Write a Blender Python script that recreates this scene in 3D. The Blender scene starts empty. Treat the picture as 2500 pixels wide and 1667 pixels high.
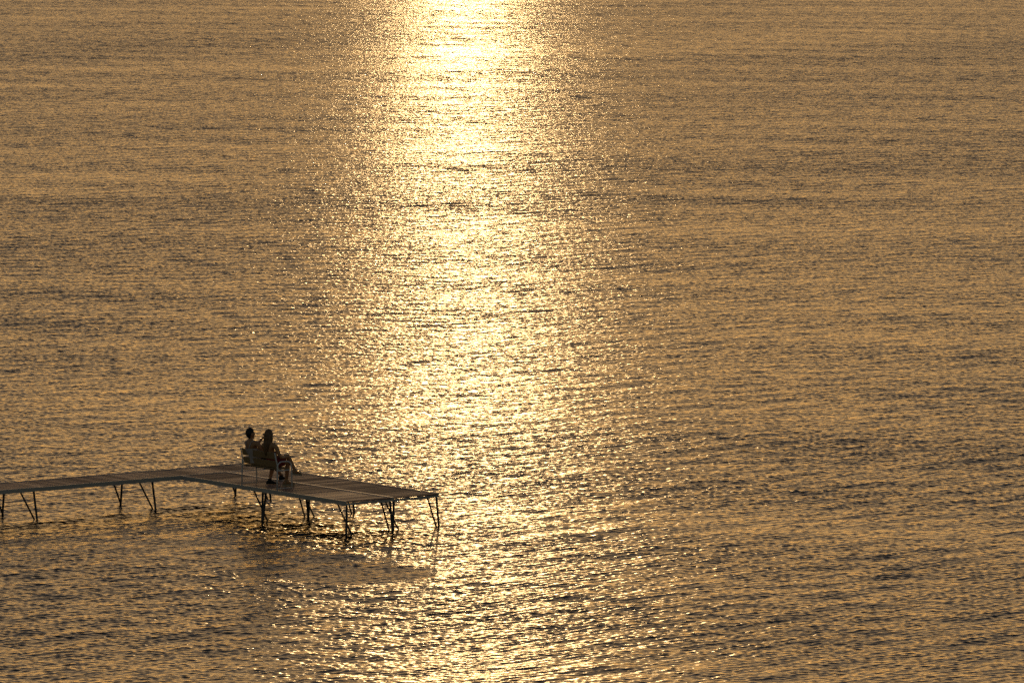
import bpy, bmesh, math, random
import numpy as np
from mathutils import Vector, Matrix

S = bpy.context.scene
COL = S.collection
FT = .3048
# ---------------------------------------------------------------- camera
CAM_H = 14.62
cam_d = bpy.data.cameras.new('camera')
cam_d.sensor_width = 36
cam_d.lens = 14000 / 2500 * 36
cam_d.clip_start = 1
cam_d.clip_end = 20000
cam = bpy.data.objects.new('camera', cam_d)
COL.objects.link(cam)
cam.location = (0, 0, CAM_H)
cam.rotation_euler = (math.pi / 2 - .0886, 0, 0)
S.camera = cam
# ---------------------------------------------------------------- light
SUN_EL, SUN_AZ = 4.6, -.35            # degrees; azimuth measured from +Y, negative to the left
SKY_STRENGTH = .15
w = bpy.data.worlds.new('World')
S.world = w
w.use_nodes = True
nt = w.node_tree
bg = nt.nodes['Background']
sky = nt.nodes.new('ShaderNodeTexSky')
sky.sky_type = 'NISHITA'
sky.sun_disc = False
sky.sun_elevation = math.radians(SUN_EL)
sky.sun_rotation = math.radians(SUN_AZ)
sky.air_density = 1.0
sky.dust_density = .75
sky.ozone_density = 1.0
tint = nt.nodes.new('ShaderNodeMix')
tint.data_type = 'RGBA'
tint.blend_type = 'MULTIPLY'
tint.inputs['Factor'].default_value = 1
nt.links.new(sky.outputs[0], tint.inputs['A'])
tint.inputs['B'].default_value = (1.0, .92, .93, 1)
nt.links.new(tint.outputs['Result'], bg.inputs['Color'])
bg.inputs['Strength'].default_value = SKY_STRENGTH
sl = bpy.data.lights.new('sun', 'SUN')
sl.energy = .125
sl.angle = math.radians(.55)
sl.color = (1.0, .64, .28)
sun = bpy.data.objects.new('sun', sl)
COL.objects.link(sun)
e, a = math.radians(SUN_EL), math.radians(SUN_AZ)
sd = Vector((math.sin(a) * math.cos(e), math.cos(a) * math.cos(e), math.sin(e)))
sun.rotation_euler = sd.to_track_quat('Z', 'Y').to_euler()
S.view_settings.view_transform = 'Standard'
S.view_settings.look = 'None'
S.view_settings.exposure = -1.68
S.view_settings.gamma = 1
S.cycles.use_denoising = False
S.cycles.max_bounces = 6
S.cycles.caustics_reflective = True
S.cycles.caustics_refractive = False


# ---------------------------------------------------------------- materials
def material(name, col, rough=.6, metal=0.0, var=.15, scale=8.0, stretch=(1, 1, 1), bump=0.0, spec=.5, island=0.0):
    m = bpy.data.materials.new(name)
    m.use_nodes = True
    n, l = m.node_tree.nodes, m.node_tree.links
    p = n['Principled BSDF']
    p.inputs['Roughness'].default_value = rough
    p.inputs['Metallic'].default_value = metal
    p.inputs['Specular IOR Level'].default_value = spec
    tc = n.new('ShaderNodeTexCoord')
    mp = n.new('ShaderNodeMapping')
    mp.inputs['Scale'].default_value = stretch
    no = n.new('ShaderNodeTexNoise')
    no.inputs['Scale'].default_value = scale
    no.inputs['Detail'].default_value = 6
    l.new(tc.outputs['Object'], mp.inputs[0])
    l.new(mp.outputs[0], no.inputs['Vector'])
    rp = n.new('ShaderNodeValToRGB')
    c = np.array(col)
    rp.color_ramp.elements[0].position = .3
    rp.color_ramp.elements[1].position = .7
    rp.color_ramp.elements[0].color = (*(c * (1 - var)), 1)
    rp.color_ramp.elements[1].color = (*np.minimum(c * (1 + var), 1), 1)
    l.new(no.outputs['Fac'], rp.inputs[0])
    out = rp.outputs[0]
    if island:
        g = n.new('ShaderNodeAttribute')
        g.attribute_name = 'board_tone'
        r2 = n.new('ShaderNodeMapRange')
        r2.inputs['From Max'].default_value = 2
        r2.inputs['To Max'].default_value = 2
        l.new(g.outputs['Fac'], r2.inputs['Value'])
        mx = n.new('ShaderNodeVectorMath')
        mx.operation = 'SCALE'
        l.new(out, mx.inputs[0])
        l.new(r2.outputs[0], mx.inputs['Scale'])
        sp = n.new('ShaderNodeMapRange')          # paler boards are smoother and catch more sheen
        sp.inputs['From Min'].default_value = .35
        sp.inputs['From Max'].default_value = 1.75
        sp.inputs['To Min'].default_value = .75
        sp.inputs['To Max'].default_value = .42
        l.new(g.outputs['Fac'], sp.inputs['Value'])
        l.new(sp.outputs[0], p.inputs['Roughness'])
        p.inputs['Specular Tint'].default_value = (1, .76, .62, 1)
        out = mx.outputs[0]
    l.new(out, p.inputs['Base Color'])
    if bump:
        b = n.new('ShaderNodeBump')
        b.inputs['Strength'].default_value = bump
        b.inputs['Distance'].default_value = .01
        l.new(no.outputs['Fac'], b.inputs['Height'])
        l.new(b.outputs[0], p.inputs['Normal'])
    return m


M_WOOD = material('weathered decking', (.58, .32, .22), .7, var=.35, scale=3, stretch=(1, 1, 1), bump=.3, island=.6, spec=.35)
M_ALU = material('brushed aluminium', (.66, .62, .58), .42, .5, .12, 12, bump=.05)
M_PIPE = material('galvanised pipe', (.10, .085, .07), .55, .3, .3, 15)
M_BWHITE = material('painted tube', (.80, .76, .70), .45, 0, .08, 20)
M_BWOOD = material('stained slat', (.42, .26, .11), .6, 0, .45, 14, (1, 9, 1), .3)
M_SKIN = material('skin', (.56, .29, .14), .5, 0, .1, 12)
M_SKIN2 = material('tanned skin', (.56, .29, .13), .5, 0, .1, 12)
M_HAIRD = material('dark hair', (.018, .012, .009), .5, 0, .4, 60, (1, 1, .15))
M_HAIRL = material('light brown hair', (.22, .11, .04), .45, 0, .55, 70, (1, 1, .12), .4)
M_TOP = material('white cotton', (.62, .52, .47), .8, 0, .05, 20)
M_REDT = material('dark red cloth', (.28, .03, .025), .85, 0, .15, 20)
M_SHORT = material('dark cloth', (.03, .028, .03), .85, 0, .2, 20)
M_SHOE = material('black shoe', (.02, .018, .018), .6, 0, .2, 20)
M_SOLE = material('pale sole', (.42, .36, .24), .7, 0, .1, 20)
M_EYE = material('eye white', (.7, .68, .64), .3, 0, .05, 5)
M_LIP = material('lips', (.30, .09, .07), .5, 0, .1, 5)


def water_material():
    m = bpy.data.materials.new('lake water')
    m.use_nodes = True
    n, l = m.node_tree.nodes, m.node_tree.links
    p = n['Principled BSDF']
    p.inputs['Base Color'].default_value = (.010, .011, .011, 1)
    p.inputs['Roughness'].default_value = .19
    p.inputs['IOR'].default_value = 1.333
    p.inputs['Specular IOR Level'].default_value = .5
    tc = n.new('ShaderNodeTexCoord')
    mp = n.new('ShaderNodeMapping')
    mp.inputs['Rotation'].default_value = (0, 0, math.radians(-20))
    mp.inputs['Scale'].default_value = (1.0, 1.6, 1)
    l.new(tc.outputs['Object'], mp.inputs[0])
    n1 = n.new('ShaderNodeTexNoise')
    n1.inputs['Scale'].default_value = 7
    n1.inputs['Detail'].default_value = 3
    n1.inputs['Roughness'].default_value = .55
    l.new(mp.outputs[0], n1.inputs['Vector'])
    b = n.new('ShaderNodeBump')
    b.inputs['Strength'].default_value = 1
    b.inputs['Distance'].default_value = .004
    l.new(n1.outputs['Fac'], b.inputs['Height'])
    # ripples too fine for the mesh spacing far out
    n2 = n.new('ShaderNodeTexNoise')
    n2.inputs['Scale'].default_value = 4.5
    n2.inputs['Detail'].default_value = 1.5
    l.new(mp.outputs[0], n2.inputs['Vector'])
    av = n.new('ShaderNodeAttribute')
    av.attribute_name = 'fine_ripple'
    mu = n.new('ShaderNodeMath')
    mu.operation = 'MULTIPLY'
    l.new(n2.outputs['Fac'], mu.inputs[0])
    l.new(av.outputs['Fac'], mu.inputs[1])
    b2 = n.new('ShaderNodeBump')
    b2.inputs['Strength'].default_value = 1
    b2.inputs['Distance'].default_value = .08
    l.new(mu.outputs[0], b2.inputs['Height'])
    l.new(b.outputs[0], b2.inputs['Normal'])
    l.new(b2.outputs[0], p.inputs['Normal'])
    return m


# ---------------------------------------------------------------- water
def waves(x, y, cell):
    """height and horizontal shift of the surface at world x, y; cell is the local mesh spacing"""
    rng = np.random.default_rng(11)
    N = 220
    lam = np.exp(rng.uniform(math.log(.09), math.log(3.0), N))
    wgt = np.exp(-(np.log(lam / .17) / .38) ** 2 / 2) + .08 * np.exp(-(np.log(lam / 1.1) / .5) ** 2 / 2)
    slope = np.sqrt(2 * wgt / wgt.sum()) * .142
    th = math.radians(-47) + rng.normal(0, math.radians(13), N)
    opp = rng.random(N) < .30
    th = np.where(opp, math.radians(-105) + rng.normal(0, .3, N), th)
    k = 2 * math.pi / lam
    amp = slope / k
    ph = rng.uniform(0, 2 * math.pi, N)
    g = np.zeros_like(x)
    for i in range(9):
        L = math.exp(rng.uniform(math.log(7), math.log(45)))
        t = rng.uniform(0, math.pi)
        g += np.sin((x * math.cos(t) * .6 + y * math.sin(t)) * (2 * math.pi / L) + rng.uniform(0, 6.28)).astype(np.float32)
    gain = np.clip(1 + .05 * g, .6, 1.4) * np.clip(.88 + y * .0006, .92, 1.12)      # calmer in the lee of the shore
    z = np.zeros_like(x)
    dx = np.zeros_like(x)
    dy = np.zeros_like(x)
    lost = np.zeros_like(cell)
    for i in range(N):
        fade = np.clip((lam[i] / cell - 1.9) / 1.6, 0, 1)
        lost += (1 - fade ** 2) * np.float32(wgt[i] / wgt.sum())
        if fade.max() <= 0:
            continue
        cx, cy = math.cos(th[i]), math.sin(th[i])
        p = (x * np.float32(k[i] * cx) + y * np.float32(k[i] * cy) + np.float32(ph[i]))
        f = fade * np.float32(amp[i])
        z += f * np.sin(p)
        c = f * np.cos(p)
        dx += c * np.float32(cx)
        dy += c * np.float32(cy)
    return z * gain, dx * gain, dy * gain, lost * gain


def build_water():
    dense = np.radians(np.linspace(-6.0, 6.0, 1100))
    outer = np.radians(6.0) + np.cumsum(np.geomspace(.0003, .03, 42))
    ang = np.concatenate([-outer[::-1], dense, outer]).astype(np.float64)
    r0 = 62 + np.cumsum(np.geomspace(.2, .046, 250))
    r1 = r0[-1] + np.cumsum(np.geomspace(.040, .064, 8900))
    r2 = r1[-1] * np.exp(np.cumsum(np.geomspace(.00013, .06, 170)))
    rr = np.concatenate([r0, r1, r2])
    dr = np.gradient(rr)
    da = np.gradient(ang)
    nr, nc = len(rr), len(ang)
    co = np.empty((nr, nc, 3), np.float32)
    lost = np.empty((nr, nc), np.float32)
    sa, ca = np.sin(ang), np.cos(ang)
    for i in range(0, nr, 200):
        r = rr[i:i + 200, None]
        x = (r * sa).astype(np.float32)
        y = (r * ca).astype(np.float32)
        cell = np.maximum(dr[i:i + 200, None], (r * da) * .6).astype(np.float32)
        z, dx, dy, ls = waves(x, y, cell)
        lost[i:i + 200] = np.sqrt(ls)
        co[i:i + 200, :, 0] = x + dx
        co[i:i + 200, :, 1] = y + dy
        co[i:i + 200, :, 2] = z
    idx = np.arange(nr * nc, dtype=np.int32).reshape(nr, nc)
    q = np.stack([idx[:-1, :-1], idx[:-1, 1:], idx[1:, 1:], idx[1:, :-1]], -1).reshape(-1)
    me = bpy.data.meshes.new('water')
    me.vertices.add(nr * nc)
    me.vertices.foreach_set('co', co.reshape(-1))
    me.loops.add(len(q))
    me.loops.foreach_set('vertex_index', q)
    me.polygons.add(len(q) // 4)
    me.polygons.foreach_set('loop_start', np.arange(0, len(q), 4, dtype=np.int32))
    me.update(calc_edges=True)
    me.polygons.foreach_set('use_smooth', np.ones(len(q) // 4, bool))
    at = me.attributes.new('fine_ripple', 'FLOAT', 'POINT')
    at.data.foreach_set('value', lost.reshape(-1))
    me.materials.append(water_material())
    o = bpy.data.objects.new('water', me)
    COL.objects.link(o)
    o['kind'] = 'structure'


build_water()

# ---------------------------------------------------------------- helpers
DECK = .693
YAW = .6565
ORG = (-7.194, 123.86, 0)


def empty(name, label, cat, loc=(0, 0, 0), rot=0, group=None):
    o = bpy.data.objects.new(name, None)
    COL.objects.link(o)
    o.location = loc
    o.rotation_euler = (0, 0, rot)
    o['label'] = label
    o['category'] = cat
    if group:
        o['group'] = group
    return o


def link(name, bm, mat, parent, smooth=False, label=None):
    me = bpy.data.meshes.new(name)
    bmesh.ops.recalc_face_normals(bm, faces=bm.faces)
    bm.to_mesh(me)
    bm.free()
    for m in (mat if isinstance(mat, (list, tuple)) else [mat]):
        me.materials.append(m)
    if smooth:
        me.polygons.foreach_set('use_smooth', [True] * len(me.polygons))
    o = bpy.data.objects.new(name, me)
    COL.objects.link(o)
    o.parent = parent
    if label:
        o['label'] = label
    return o


def box(bm, x0, x1, y0, y1, z0, z1, mi=0):
    v = [bm.verts.new((x, y, z)) for z in (z0, z1) for y in (y0, y1) for x in (x0, x1)]
    for f in ((0, 1, 3, 2), (4, 6, 7, 5), (0, 4, 5, 1), (2, 3, 7, 6), (0, 2, 6, 4), (1, 5, 7, 3)):
        bm.faces.new([v[i] for i in f]).material_index = mi


def tube(bm, pts, r, seg=10):
    pts = [Vector(p) for p in pts]
    rad = r if isinstance(r, (list, tuple)) else [r] * len(pts)
    rings = []
    up = None
    for i, p in enumerate(pts):
        t = (pts[min(i + 1, len(pts) - 1)] - pts[max(i - 1, 0)]).normalized()
        if up is None:
            up = t.orthogonal().normalized()
        up = (up - t * up.dot(t)).normalized()
        s = t.cross(up)
        rings.append([bm.verts.new(p + (up * math.cos(2 * math.pi * j / seg) + s * math.sin(2 * math.pi * j / seg)) * rad[i]) for j in range(seg)])
    for A, B in zip(rings, rings[1:]):
        for j in range(seg):
            bm.faces.new([A[j], A[(j + 1) % seg], B[(j + 1) % seg], B[j]])
    bm.faces.new(rings[0][::-1])
    bm.faces.new(rings[-1])


# dock frame: a along the walkway, b along the pier head (towards the camera), local = (a, -b, z)
def L(a, b, z=0.0):
    return (a, -b, z)


# ---------------------------------------------------------------- dock
dock = empty('dock', 'weathered plank dock on pipe legs, a walkway from the left ending in a wide platform', 'dock', ORG, YAW)
random.seed(5)
TH = .088


def section(a0, a1, b0, b1, along, label, legs, dz=0.0, ends=True):
    """rectangular frame of aluminium channel filled with planks that run along 'a' or 'b'"""
    bm = bmesh.new()
    fw = .032
    z1 = DECK + dz
    w0, w1 = (b0, b1) if along == 'a' else (a0, a1)     # planks are laid side by side over this range
    n = round((w1 - w0 - .01) / .135)
    pw = (w1 - w0 - .01) / n
    tone = []
    drift = 0
    for i in range(n):
        drift = drift * .55 + random.uniform(-.45, .45)
        tone += [max(.5, min(1.6, 1 + .8 * drift))] * 6
        s = w0 + .005 + i * pw
        t = s + pw - random.uniform(.008, .016)
        zt = z1 - .006 + random.uniform(-.003, .003)
        zb = zt - .026
        if along == 'a':
            box(bm, a0 + fw + .003, a1 - fw - .003, -t, -s, zb, zt)
        else:
            box(bm, s, t, -b1 + fw + .003, -b0 - fw - .003, zb, zt)
    deck = link('deck_section', bm, M_WOOD, dock, label=label)
    at = deck.data.attributes.new('board_tone', 'FLOAT', 'FACE')
    at.data.foreach_set('value', tone)
    bm = bmesh.new()
    # side rails run past the end rails
    if along == 'a':
        for x0, x1 in ((a0 + .001, a0 + fw), (a1 - fw, a1 - .001)):
            box(bm, x0, x1, -b1 + .001, -b0 - .001, z1 - TH, z1 + .004)
        for y0, y1 in ((-b1 + .001, -b1 + .025), (-b0 - .025, -b0 - .001)):
            box(bm, a0 + fw, a1 - fw, y0, y1, z1 - TH + .004, z1 - .038)
        for j in range(1, 3):
            b = b0 + (b1 - b0) * j / 3
            box(bm, a0 + fw, a1 - fw, -b - .02, -b + .02, z1 - TH + .004, z1 - .037)
    else:
        for y0, y1 in ((-b1 + .001, -b1 + fw), (-b0 - fw, -b0 - .001)):
            box(bm, a0 + .001, a1 - .001, y0, y1, z1 - TH, z1 + .004)
        for x0, x1 in ((a0 + .001, a0 + .025), (a1 - .025, a1 - .001)):
            box(bm, x0, x1, -b1 + fw, -b0 - fw, z1 - TH + .004, z1 - .038)
        for j in range(1, 3):
            x = a0 + (a1 - a0) * j / 3
            box(bm, x - .02, x + .02, -b1 + fw, -b0 - fw, z1 - TH + .004, z1 - .037)
    link('frame', bm, M_ALU, deck)
    for (ta, tb, ba, bb, brace) in legs:
        # top and bottom (water level) of the leg; brace = (top a, top b) offset from the leg top
        bm = bmesh.new()
        t = Vector(L(ta, tb, z1 - TH + .002))
        b = Vector(L(ba, bb, 0))
        d = (b - t) / (t.z)
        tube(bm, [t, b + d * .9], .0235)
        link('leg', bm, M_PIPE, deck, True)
        if brace:
            bm = bmesh.new()
            oa, ob, ia, ib = brace
            p0 = t + Vector((oa, -ob, 0))
            p1 = Vector(L(ba + ia, bb + ib, .07))
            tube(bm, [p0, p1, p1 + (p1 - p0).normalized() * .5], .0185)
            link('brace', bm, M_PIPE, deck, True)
    return deck


f = FT
IN = .07
wl = 'brown plank walkway section on splayed pipe legs'
for (u0, u1, dz) in ((-2, 8, 0), (-12, -2, 0), (-22, -12, .005)):
    e = u1 * f - .12
    section(u0 * f, u1 * f, -4 * f, 0, 'b', None,
            [(e, -.03, e + .03, .05, (-.33, 0, -.02, -.14)), (e, -4 * f + .03, e, -4 * f - .05, (-.28, 0, -.04, .03))], dz)
for (c0, c1) in ((0, 4), (4, 8)):
    for (v0, v1) in ((0, 10), (10, 20)):
        e = v1 * f - .03
        lo, hi = c0 * f + .05, c1 * f - .05
        legs = [(lo, e, lo - .05, e + .04, (0, -.33, .10, 0)), (hi, e, hi + .05, e + .02, (0, -.33, -.10, -.02))]
        if c0 == 4:
            legs[1] = (hi, e, hi + .05, e + .02, (0, -.33, -.10, 0))
        if c0 == 0 and v0 == 10:
            legs.append((lo + .02, v0 * f + .06, lo - .06, v0 * f + .05, None))
        section(c0 * f, c1 * f, v0 * f, v1 * f, 'a', None, legs)

# ---------------------------------------------------------------- bench
BB0, BB1 = 2.27, 3.57                      # the two ends of the bench along b
ox = Vector(ORG)
R = Matrix.Rotation(YAW, 3, 'Z')


def W(a, b, z=0.0):
    v = R @ Vector((a, -b, 0)) + ox
    return (v.x, v.y, DECK + z)


bench = empty('bench', 'slatted brown bench with pale tubular hoop arms at the near edge of the dock', 'bench', W(.2, (BB0 + BB1) / 2, .004), YAW)
HALF = (BB1 - BB0) / 2


def hoop(y):
    bm = bmesh.new()
    xb, xf, h, rr = -.16, .21, .60, .12
    pts = [(xb - .012, y, 0), (xb - .004, y, .25), (xb, y, h - rr)]
    for i in range(1, 9):
        t = math.pi / 2 * i / 8
        pts.append((xb + rr - rr * math.cos(t), y, h - rr + rr * math.sin(t)))
    for i in range(0, 9):
        t = math.pi / 2 * (1 - i / 8)
        pts.append((xf - rr + rr * math.cos(t), y, h - rr + rr * math.sin(t)))
    pts += [(xf + .004, y, .25), (xf + .012, y, 0)]
    tube(bm, pts, .0145, 12)
    tube(bm, [(xb - .01, y, .035), (xf + .01, y, .035)], .010)
    tube(bm, [(xb, y, .415), (xf, y, .415)], .012)
    return bm


for y in (-HALF, HALF):
    o = link('arm_frame', hoop(y), M_BWHITE, bench, True)
    bm = bmesh.new()
    s = .018 if y < 0 else -.018
    tube(bm, [(.0, y + s, .40), (-.10, y + s, .405), (-.135, y + s, .46), (-.215, y + s, .80)], .013)
    link('back_support', bm, M_BWHITE, bench, True)


def board(bm, c, ex, ey, ez, w, t, ln):
    """a board centred at c: width w along ez, thickness t along ex, length ln along ey"""
    v = []
    for sz in (-1, 1):
        for sx in (-1, 1):
            for sy in (-1, 1):
                v.append(bm.verts.new(Vector(c) + ex * (sx * t / 2) + ey * (sy * ln / 2) + ez * (sz * w / 2)))
    for q in ((0, 1, 3, 2), (4, 6, 7, 5), (0, 4, 5, 1), (2, 3, 7, 6), (0, 2, 6, 4), (1, 5, 7, 3)):
        bm.faces.new([v[i] for i in q])


bm = bmesh.new()
bdir = Vector((-.08, 0, .34)).normalized()
bn = Vector((.34, 0, .08)).normalized()
for z0 in (.535, .715):
    x0 = -.135 - (z0 - .46) * .08 / .34
    board(bm, Vector((x0, 0, z0)) + bn * .026, bn, Vector((0, 1, 0)), bdir, .145, .024, HALF * 2 - .05)
bmesh.ops.bevel(bm, geom=bm.edges[:], offset=.004, segments=1, affect='EDGES')
link('backrest', bm, M_BWOOD, bench)
bm = bmesh.new()
for i in range(4):
    box(bm, -.125 + i * .082, -.125 + i * .082 + .072, -HALF + .035, HALF - .035, .43, .452)
bmesh.ops.bevel(bm, geom=bm.edges[:], offset=.003, segments=1, affect='EDGES')
link('seat', bm, M_BWOOD, bench)
bm = bmesh.new()
for x in (-.09, .15):
    tube(bm, [(x, -HALF, .415), (x, HALF, .415)], .011)
link('stretcher', bm, M_PIPE, bench, True)


# ---------------------------------------------------------------- people
def skin_mesh(name, verts, edges, mat, parent, sub=2, root=0):
    """verts: list of (co, rx, ry)"""
    me = bpy.data.meshes.new(name)
    me.from_pydata([v[0] for v in verts], edges, [])
    o = bpy.data.objects.new(name, me)
    COL.objects.link(o)
    md = o.modifiers.new('skin', 'SKIN')
    md.use_smooth_shade = True
    md.branch_smoothing = .6
    for i, v in enumerate(verts):
        sv = me.skin_vertices[0].data[i]
        sv.radius = (v[1], v[2])
        sv.use_root = (i == root)
    if sub:
        sb = o.modifiers.new('sub', 'SUBSURF')
        sb.levels = sb.render_levels = sub
    me.materials.append(mat)
    # bake the modifiers
    dg = bpy.context.evaluated_depsgraph_get()
    dg.update()
    ev = o.evaluated_get(dg)
    me2 = bpy.data.meshes.new_from_object(ev)
    o.modifiers.clear()
    o.data = me2
    me2.name = name
    if not me2.materials:
        me2.materials.append(mat)
    o.parent = parent
    return o


def add_blob(bm, c, r, seg=20, rings=14, rot=None, fn=None):
    """ellipsoid of radii r at c, optionally reshaped by fn(unit vector) -> unit-space vector"""
    vs = []
    c = Vector(c)
    for i in range(rings + 1):
        ph = math.pi * i / rings
        row = []
        for j in range(seg):
            th = 2 * math.pi * j / seg
            u = Vector((math.sin(ph) * math.cos(th), math.sin(ph) * math.sin(th), math.cos(ph)))
            if fn:
                u = fn(u)
            p = Vector((u.x * r[0], u.y * r[1], u.z * r[2]))
            if rot:
                p = rot @ p
            row.append(p + c)
        vs.append(row)
    top = bm.verts.new(vs[0][0])
    bot = bm.verts.new(vs[-1][0])
    R_ = [[bm.verts.new(p) for p in row] for row in vs[1:-1]]
    for A, B in zip(R_, R_[1:]):
        for j in range(seg):
            bm.faces.new([A[j], B[j], B[(j + 1) % seg], A[(j + 1) % seg]])
    for j in range(seg):
        bm.faces.new([top, R_[0][j], R_[0][(j + 1) % seg]])
        bm.faces.new([bot, R_[-1][(j + 1) % seg], R_[-1][j]])


def hand(V, E, wrist, wi, dirn, palm_n, curl=.5, size=1.0, side=1):
    """palm and five fingers as skinned chains rooted at the wrist vertex wi"""
    d = Vector(dirn).normalized()
    n = Vector(palm_n)
    n = (n - d * n.dot(d)).normalized()
    s = d.cross(n) * side
    w_ = Vector(wrist)
    pc = len(V)
    V.append((tuple(w_ + d * .045 * size), .034 * size, .016 * size))
    E.append((wi, pc))
    kn = len(V)
    V.append((tuple(w_ + d * .078 * size), .036 * size, .014 * size))
    E.append((pc, kn))
    for k, (off, ln) in enumerate(((-.030, .060), (-.010, .072), (.010, .078), (.030, .070))):
        p = w_ + (d * .088 + s * off) * size
        i0 = len(V)
        V.append((tuple(p), .0095 * size, .0095 * size))
        E.append((kn, i0))
        dd = d.copy()
        for q in range(3):
            dd = (dd * math.cos(curl * .8) + n * math.sin(curl * .8)).normalized()
            p = p + dd * ln * size * (.42, .33, .25)[q]
            V.append((tuple(p), (.0085 - .001 * q) * size, (.0085 - .001 * q) * size))
            E.append((len(V) - 2, len(V) - 1))
    p = w_ + (d * .03 + s * .036) * size
    V.append((tuple(p), .012 * size, .012 * size))
    E.append((pc, len(V) - 1))
    dd = (d + s * .8 + n * .4).normalized()
    for q in range(2):
        p = p + dd * .032 * size
        dd = (dd + n * .4).normalized()
        V.append((tuple(p), .0095 * size, .0095 * size))
        E.append((len(V) - 2, len(V) - 1))


def head_fn(u):
    """skull with jaw; +x is the face"""
    x, y, z = u
    if z < 0:
        t = -z
        y *= 1 - .30 * t
        x = x * (1 + .50 * t) if x > 0 else x * (1 - .45 * t)
    if x > 0:
        x *= .93
    return Vector((x, y, z))


def person(name, label, hip, J, skin, rx=.0):
    """J: joint positions in dock coordinates (a, b, z over the deck); returns root and a converter"""
    root = empty(name, label, 'person', W(*hip, .004), YAW)

    def c(p):
        return Vector((p[0] - hip[0], -(p[1] - hip[1]), p[2] - .004))
    V, E = [], []
    P = {}

    def j(key, pos, r1, r2, frm=None):
        P[key] = len(V)
        V.append((tuple(c(pos)), r1, r2))
        if frm:
            E.append((P[frm], P[key]))
    pel = J['pelvis']
    j('pelvis', pel, .125, .145)
    j('waist', J['waist'], .095, .125, 'pelvis')
    j('chest', J['chest'], .105, .150, 'waist')
    j('upper', J['upper'], .085, .145, 'chest')
    j('neck0', J['neck'], .05, .055, 'upper')
    j('neck1', J['skull'], .047, .05, 'neck0')
    for s in 'LR':
        j('sh' + s, J['sh' + s], .056, .056, 'upper')
        m = Vector(J['sh' + s]).lerp(Vector(J['el' + s]), .5)
        j('ua' + s, m, .046, .046, 'sh' + s)
        j('el' + s, J['el' + s], .037, .037, 'ua' + s)
        m = Vector(J['el' + s]).lerp(Vector(J['wr' + s]), .35)
        j('fa' + s, m, .037, .037, 'el' + s)
        j('wr' + s, J['wr' + s], .025, .022, 'fa' + s)
        hand(V, E, V[P['wr' + s]][0], P['wr' + s], c(Vector(J['hd' + s]) + Vector(hip + (0.004,))), Vector(J['pn' + s]), J.get('curl' + s, .5), .95, 1 if s == 'L' else -1)
        j('hp' + s, J['hp' + s], .092, .092, 'pelvis')
        m = Vector(J['hp' + s]).lerp(Vector(J['kn' + s]), .45)
        j('th' + s, m, .080, .080, 'hp' + s)
        j('kn' + s, J['kn' + s], .057, .057, 'th' + s)
        m = Vector(J['kn' + s]).lerp(Vector(J['an' + s]), .32)
        j('ca' + s, m, .055, .055, 'kn' + s)
        j('an' + s, J['an' + s], .034, .034, 'ca' + s)
    body = skin_mesh('body', V, E, skin, root, 2)
    return root, c, body


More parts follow.
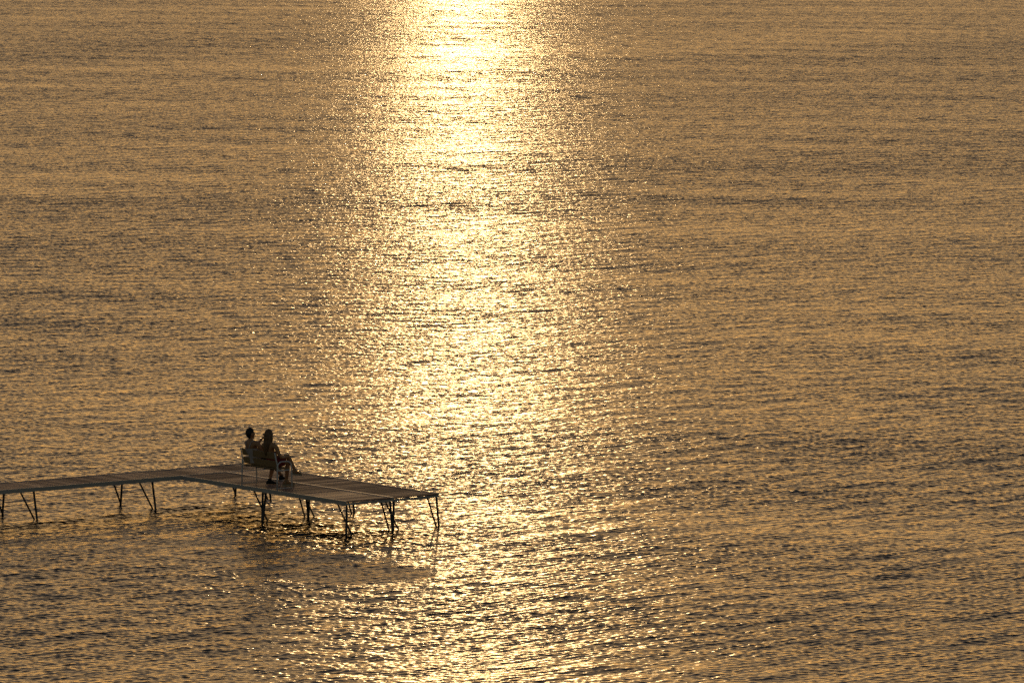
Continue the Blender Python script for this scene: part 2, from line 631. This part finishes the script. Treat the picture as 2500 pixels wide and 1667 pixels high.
def foot(name, root, c, an, toe_dir, mats, kind, z_sole, pitch=0.0):
    """a shoe / sandalled foot under ankle 'an' pointing along toe_dir (a, b); returns the part"""
    A = c(an)
    d = Vector((toe_dir[0], -toe_dir[1], 0)).normalized()
    s = Vector((-d.y, d.x, 0))
    up = Vector((0, 0, 1))
    if pitch:
        rm = Matrix.Rotation(pitch, 3, s)
        d, up = rm @ d, rm @ up
    h = (an[2] - z_sole)
    base = A - up * h
    prof = [(-.075, .026, .050), (-.055, .034, .075), (-.01, .036, .098), (.04, .038, .078), (.09, .043, .052), (.135, .045, .040), (.165, .038, .032), (.182, .020, .022)]
    off = 0
    if kind == 'sandal':
        off = .035
    bm = bmesh.new()
    rings = []
    for (x, w_, t) in prof:
        ring = []
        for k in range(14):
            th = 2 * math.pi * k / 14
            yy = math.cos(th) * w_
            zz = (math.sin(th) * .5 + .5)
            zz = zz ** .8 * t + off
            ring.append(bm.verts.new(base + d * x + s * yy + up * zz))
        rings.append(ring)
    for P_, Q in zip(rings, rings[1:]):
        for k in range(14):
            bm.faces.new([P_[k], P_[(k + 1) % 14], Q[(k + 1) % 14], Q[k]])
    bm.faces.new(rings[0][::-1])
    bm.faces.new(rings[-1])
    tube(bm, [base + up * (.06 + off), A + up * .02], [.036, .036] if kind == 'sandal' else [.040, .041], 12)
    if kind == 'sandal':
        o = link('foot', bm, mats[0], root, True)
        bm = bmesh.new()
        n = 18
        lo, hi = [], []
        for k in range(n):
            th = 2 * math.pi * k / n
            x = .055 + math.cos(th) * .145
            y = math.sin(th) * (.050 if math.cos(th) > -.2 else .042)
            lo.append(bm.verts.new(base + d * x + s * y + up * .002))
            hi.append(bm.verts.new(base + d * x + s * y + up * .040))
        bm.faces.new(lo[::-1])
        bm.faces.new(hi)
        for k in range(n):
            bm.faces.new([lo[k], lo[(k + 1) % n], hi[(k + 1) % n], hi[k]])
        sole = link('sandal', bm, mats[1], root, False, 'pale thick soled sandal')
        bm = bmesh.new()
        for (x, hh, ww) in ((.115, .055, .052), (-.035, .060, .042)):
            pts = []
            for k in range(9):
                th = math.pi * k / 8
                pts.append(base + d * (x + .02 * math.sin(th)) + s * (math.cos(th) * ww) + up * (.034 + math.sin(th) * (hh + .012)))
            tube(bm, pts, .008, 8)
        pts = [base + d * .10 + s * .05 + up * .04, base + d * .05 + s * .035 + up * .142, base + d * .0 - s * .035 + up * .142, base - d * .04 - s * .042 + up * .05]
        tube(bm, pts, .008, 8)
        link('strap', bm, mats[1], sole, True)
    else:
        o = link('shoe', bm, mats[0], root, True)
        bm = bmesh.new()
        lo, hi = [], []
        n = 16
        for k in range(n):
            th = 2 * math.pi * k / n
            x = .054 + math.cos(th) * .142
            y = math.sin(th) * .046
            lo.append(bm.verts.new(base + d * x + s * y))
            hi.append(bm.verts.new(base + d * x + s * y + up * .018))
        bm.faces.new(lo[::-1])
        bm.faces.new(hi)
        for k in range(n):
            bm.faces.new([lo[k], lo[(k + 1) % n], hi[(k + 1) % n], hi[k]])
        link('sole', bm, M_SHORT, o)


def head(root, c, pos, face, skin, scale=1.0):
    """head centred at pos, facing (a, b, dz)"""
    p = c(pos)
    d = Vector((face[0], -face[1], face[2])).normalized()
    s = Vector((0, 0, 1)).cross(d).normalized()
    up = d.cross(s)
    rot = Matrix((d, s, up)).transposed()
    bm = bmesh.new()
    add_blob(bm, p, (.098 * scale, .076 * scale, .118 * scale), 28, 20, rot, head_fn)

    def q(x, y, z):
        return p + rot @ Vector((x, y, z)) * scale
    add_blob(bm, q(.100, 0, -.020), (.018, .013, .024), 10, 8, rot)       # nose
    add_blob(bm, q(.092, 0, .008), (.012, .009, .026), 10, 8, rot)
    add_blob(bm, q(.080, 0, -.098), (.020, .024, .018), 10, 8, rot)       # chin
    for t in (-1, 1):
        add_blob(bm, q(.002, t * .079, -.008), (.020, .009, .031), 10, 8, rot)   # ears
        add_blob(bm, q(.084, t * .033, .030), (.012, .026, .008), 10, 6, rot)    # brows
    h = link('head', bm, skin, root, True)
    for t in (-1, 1):
        bm = bmesh.new()
        add_blob(bm, q(.081, t * .032, .006), (.010, .013, .009), 12, 8, rot)
        link('eye', bm, M_EYE, h, True)
    bm = bmesh.new()
    add_blob(bm, q(.090, 0, -.058), (.010, .025, .008), 12, 8, rot)
    link('mouth', bm, M_LIP, h, True)
    return h, q, rot


# ---- left person: short dark hair, white strap top
HL = (.22, 2.62)
J = dict(pelvis=(.20, 2.60, .545), waist=(.135, 2.59, .67), chest=(.085, 2.575, .80), upper=(.070, 2.56, .915), neck=(.055, 2.555, .985), skull=(.062, 2.555, 1.075),
         shL=(.055, 2.375, .925), shR=(.115, 2.745, .925),
         elL=(.30, 2.40, .815), wrL=(.40, 2.49, .985), hdL=(.35, .45, .5), pnL=(-.5, .6, -.3), curlL=1.5,
         elR=(.23, 2.83, .69), wrR=(.43, 2.72, .62), hdR=(.9, .1, -.25), pnR=(0, 0, -1), curlR=.35,
         hpL=(.22, 2.51, .53), hpR=(.22, 2.69, .53),
         knL=(.70, 2.34, .50), anL=(1.28, 1.96, .10), knR=(.63, 2.62, .50), anR=(.60, 2.50, .10))
r1, c1, _ = person('person', 'short-haired person in a white strap top with one forearm raised', HL, J, M_SKIN)
h1, q1, rot1 = head(r1, c1, (.050, 2.555, 1.125), (.75, .10, .02), M_SKIN, 1.0)


def hair_cap(q, rot, scale, thick, mat, parent, low=-.35, seed=1):
    rnd = random.Random(seed)
    bm = bmesh.new()

    def fn(u):
        v = head_fn(u)
        k = thick
        if u.x > .45 and u.z < .55:
            k = .90                      # no hair over the face
        if u.z < low and u.x > -.9:
            k = .94 if u.x > -.2 else k * .97
        if abs(u.y) > .75 and u.x > -.1 and u.z < .15:
            k = .95
        n = 1 + rnd.uniform(-.012, .012)
        return v * k * n
    add_blob(bm, q(0, 0, .002), (.098 * scale, .076 * scale, .118 * scale), 36, 26, rot, fn)
    return link('hair', bm, mat, parent, True)


hair_cap(q1, rot1, 1.0, 1.11, M_HAIRD, h1)

# white strap top: torso band and straps built over the torso axis
def torso_shell(root, c, rows, mat, name, seg=28, label=None, t0=0, t1=2 * math.pi):
    """rows: (a, b, z, ra, rb, twist) ellipses in dock axes"""
    bm = bmesh.new()
    rings = []
    for (a, b, z, ra, rb, tw) in rows:
        ring = []
        for k in range(seg):
            th = 2 * math.pi * k / seg
            x, y = math.cos(th) * ra, math.sin(th) * rb
            X = x * math.cos(tw) - y * math.sin(tw)
            Y = x * math.sin(tw) + y * math.cos(tw)
            ring.append(bm.verts.new(c((a + X, b + Y, z))))
        rings.append(ring)
    for A, B in zip(rings, rings[1:]):
        for k in range(seg):
            bm.faces.new([A[k], A[(k + 1) % seg], B[(k + 1) % seg], B[k]])
    return link(name, bm, mat, root, True, label)


top1 = torso_shell(r1, c1, [(.20, 2.60, .50, .145, .175, 0), (.175, 2.595, .60, .135, .165, 0), (.135, 2.59, .68, .128, .160, 0), (.105, 2.58, .76, .138, .175, 0), (.092, 2.572, .82, .142, .180, 0)], M_TOP, 'tank_top')
bm = bmesh.new()
for t in (-1, 1):
    sh = Vector((.085, 2.56 + t * .095, 0))
    pts = [c1((-.028, 2.57 + t * .05, .80)), c1((-.022, 2.565 + t * .07, .87)), c1((.005, 2.56 + t * .095, .945)), c1((.060, 2.56 + t * .105, .985)), c1((.125, 2.56 + t * .105, .955)), c1((.20, 2.565 + t * .10, .87)), c1((.225, 2.57 + t * .09, .80))]
    tube(bm, pts, .011, 8)
link('strap', bm, M_TOP, top1, True)


def leg_cover(root, c, name, pts, radii, mat):
    bm = bmesh.new()
    tube(bm, [c(p) for p in pts], radii, 20)
    return link(name, bm, mat, root, True)


bm = bmesh.new()
tube(bm, [c1((.17, 2.51, .535)), c1((.22, 2.51, .53)), c1((.40, 2.447, .52)), c1((.50, 2.41, .515))], [.10, .112, .098, .094], 20)
tube(bm, [c1((.17, 2.69, .535)), c1((.22, 2.69, .53)), c1((.40, 2.66, .52)), c1((.50, 2.645, .515))], [.10, .112, .098, .094], 20)
link('shorts', bm, M_SHORT, r1, True)
foot('shoe', r1, c1, (1.28, 1.96, .10), (.75, -.35), (M_SHOE,), 'shoe', .004, 0)
foot('shoe', r1, c1, (.60, 2.50, .10), (1, .35), (M_SHOE,), 'shoe', .004, 0)

# ---- right person: long light brown hair, one leg crossed over the other
HR = (.24, 3.18)
J = dict(pelvis=(.21, 3.20, .545), waist=(.16, 3.19, .68), chest=(.12, 3.18, .81), upper=(.105, 3.17, .925), neck=(.10, 3.165, 1.0), skull=(.115, 3.165, 1.09),
         shL=(.085, 2.985, .925), shR=(.145, 3.355, .925),
         elL=(.20, 2.93, .70), wrL=(.40, 3.05, .66), hdL=(.9, .3, -.1), pnL=(0, 0, -1), curlL=.4,
         elR=(.22, 3.44, .68), wrR=(.42, 3.32, .66), hdR=(.8, -.4, .1), pnR=(0, 0, -1), curlR=.4,
         hpL=(.23, 3.11, .53), hpR=(.23, 3.29, .54),
         knL=(.63, 3.12, .53), anL=(.67, 3.02, .135), knR=(.60, 3.15, .675), anR=(.73, 3.24, .36))
r2, c2, _ = person('person', 'long-haired person in dark red with one leg crossed over the other', HR, J, M_SKIN2)
h2, q2, rot2 = head(r2, c2, (.105, 3.165, 1.135), (.8, -.12, .0), M_SKIN2, 1.0)
hair2 = hair_cap(q2, rot2, 1.0, 1.17, M_HAIRL, h2, seed=4)
# long hanging hair: a tapering sheet with strands behind the head and over the shoulders
bm = bmesh.new()
rnd = random.Random(3)
for i in range(90):
    t = -1 + 2 * (i + .5) / 90
    ang_ = t * 1.9
    x0 = -.085 * math.cos(ang_) - .004
    y0 = .080 * math.sin(ang_)
    ln = .19 + .11 * math.cos(ang_) + rnd.uniform(-.04, .03)
    p0 = q2(x0 * .8, y0 * .9, .06)
    p1 = q2(x0 * 1.15, y0 * 1.14, -.02)
    p2 = q2(x0 * 1.10 - .005, y0 * 1.22, -.11)
    p3 = q2(x0 * .85 - .045, y0 * .95 - .012, -.11 - ln * .45) + Vector((rnd.uniform(-.008, .008), rnd.uniform(-.01, .01), 0))
    p4 = q2(x0 * .35 - .085, y0 * .42 - .02, -.11 - ln) + Vector((rnd.uniform(-.01, .01), rnd.uniform(-.012, .012), 0))
    pts = []
    ctrl = [p0, p1, p2, p3, p4]
    for k in range(len(ctrl) - 1):
        A = ctrl[max(k - 1, 0)]; B = ctrl[k]; C_ = ctrl[k + 1]; D = ctrl[min(k + 2, 4)]
        for s_ in range(4):
            u = s_ / 4
            pts.append(.5 * ((2 * B) + (C_ - A) * u + (2 * A - 5 * B + 4 * C_ - D) * u * u + (3 * B - A - 3 * C_ + D) * u ** 3))
    pts.append(p4)
    n = len(pts)
    tube(bm, pts, [.010 * (1 - .75 * (k / (n - 1)) ** 2) for k in range(n)], 6)
link('long_hair', bm, M_HAIRL, h2, True)
top2 = torso_shell(r2, c2, [(.21, 3.20, .50, .135, .165, 0), (.19, 3.20, .60, .125, .155, 0), (.16, 3.19, .68, .116, .148, 0), (.135, 3.18, .75, .122, .158, 0), (.125, 3.178, .79, .127, .164, 0)], M_REDT, 'dark_top')
bm = bmesh.new()
tube(bm, [c2((.16, 3.11, .53)), c2((.23, 3.11, .53)), c2((.42, 3.115, .535)), c2((.50, 3.117, .535))], [.10, .112, .096, .088], 20)
tube(bm, [c2((.16, 3.29, .54)), c2((.23, 3.29, .545)), c2((.38, 3.22, .60)), c2((.44, 3.20, .62))], [.10, .112, .096, .090], 20)
link('shorts', bm, M_REDT, r2, True)
foot('foot', r2, c2, (.66, 3.02, .135), (1, .25), (M_SKIN2, M_SOLE), 'sandal', .004, 0)
foot('foot', r2, c2, (.73, 3.24, .36), (1, .05), (M_SKIN2, M_SOLE), 'sandal', .25, .15)
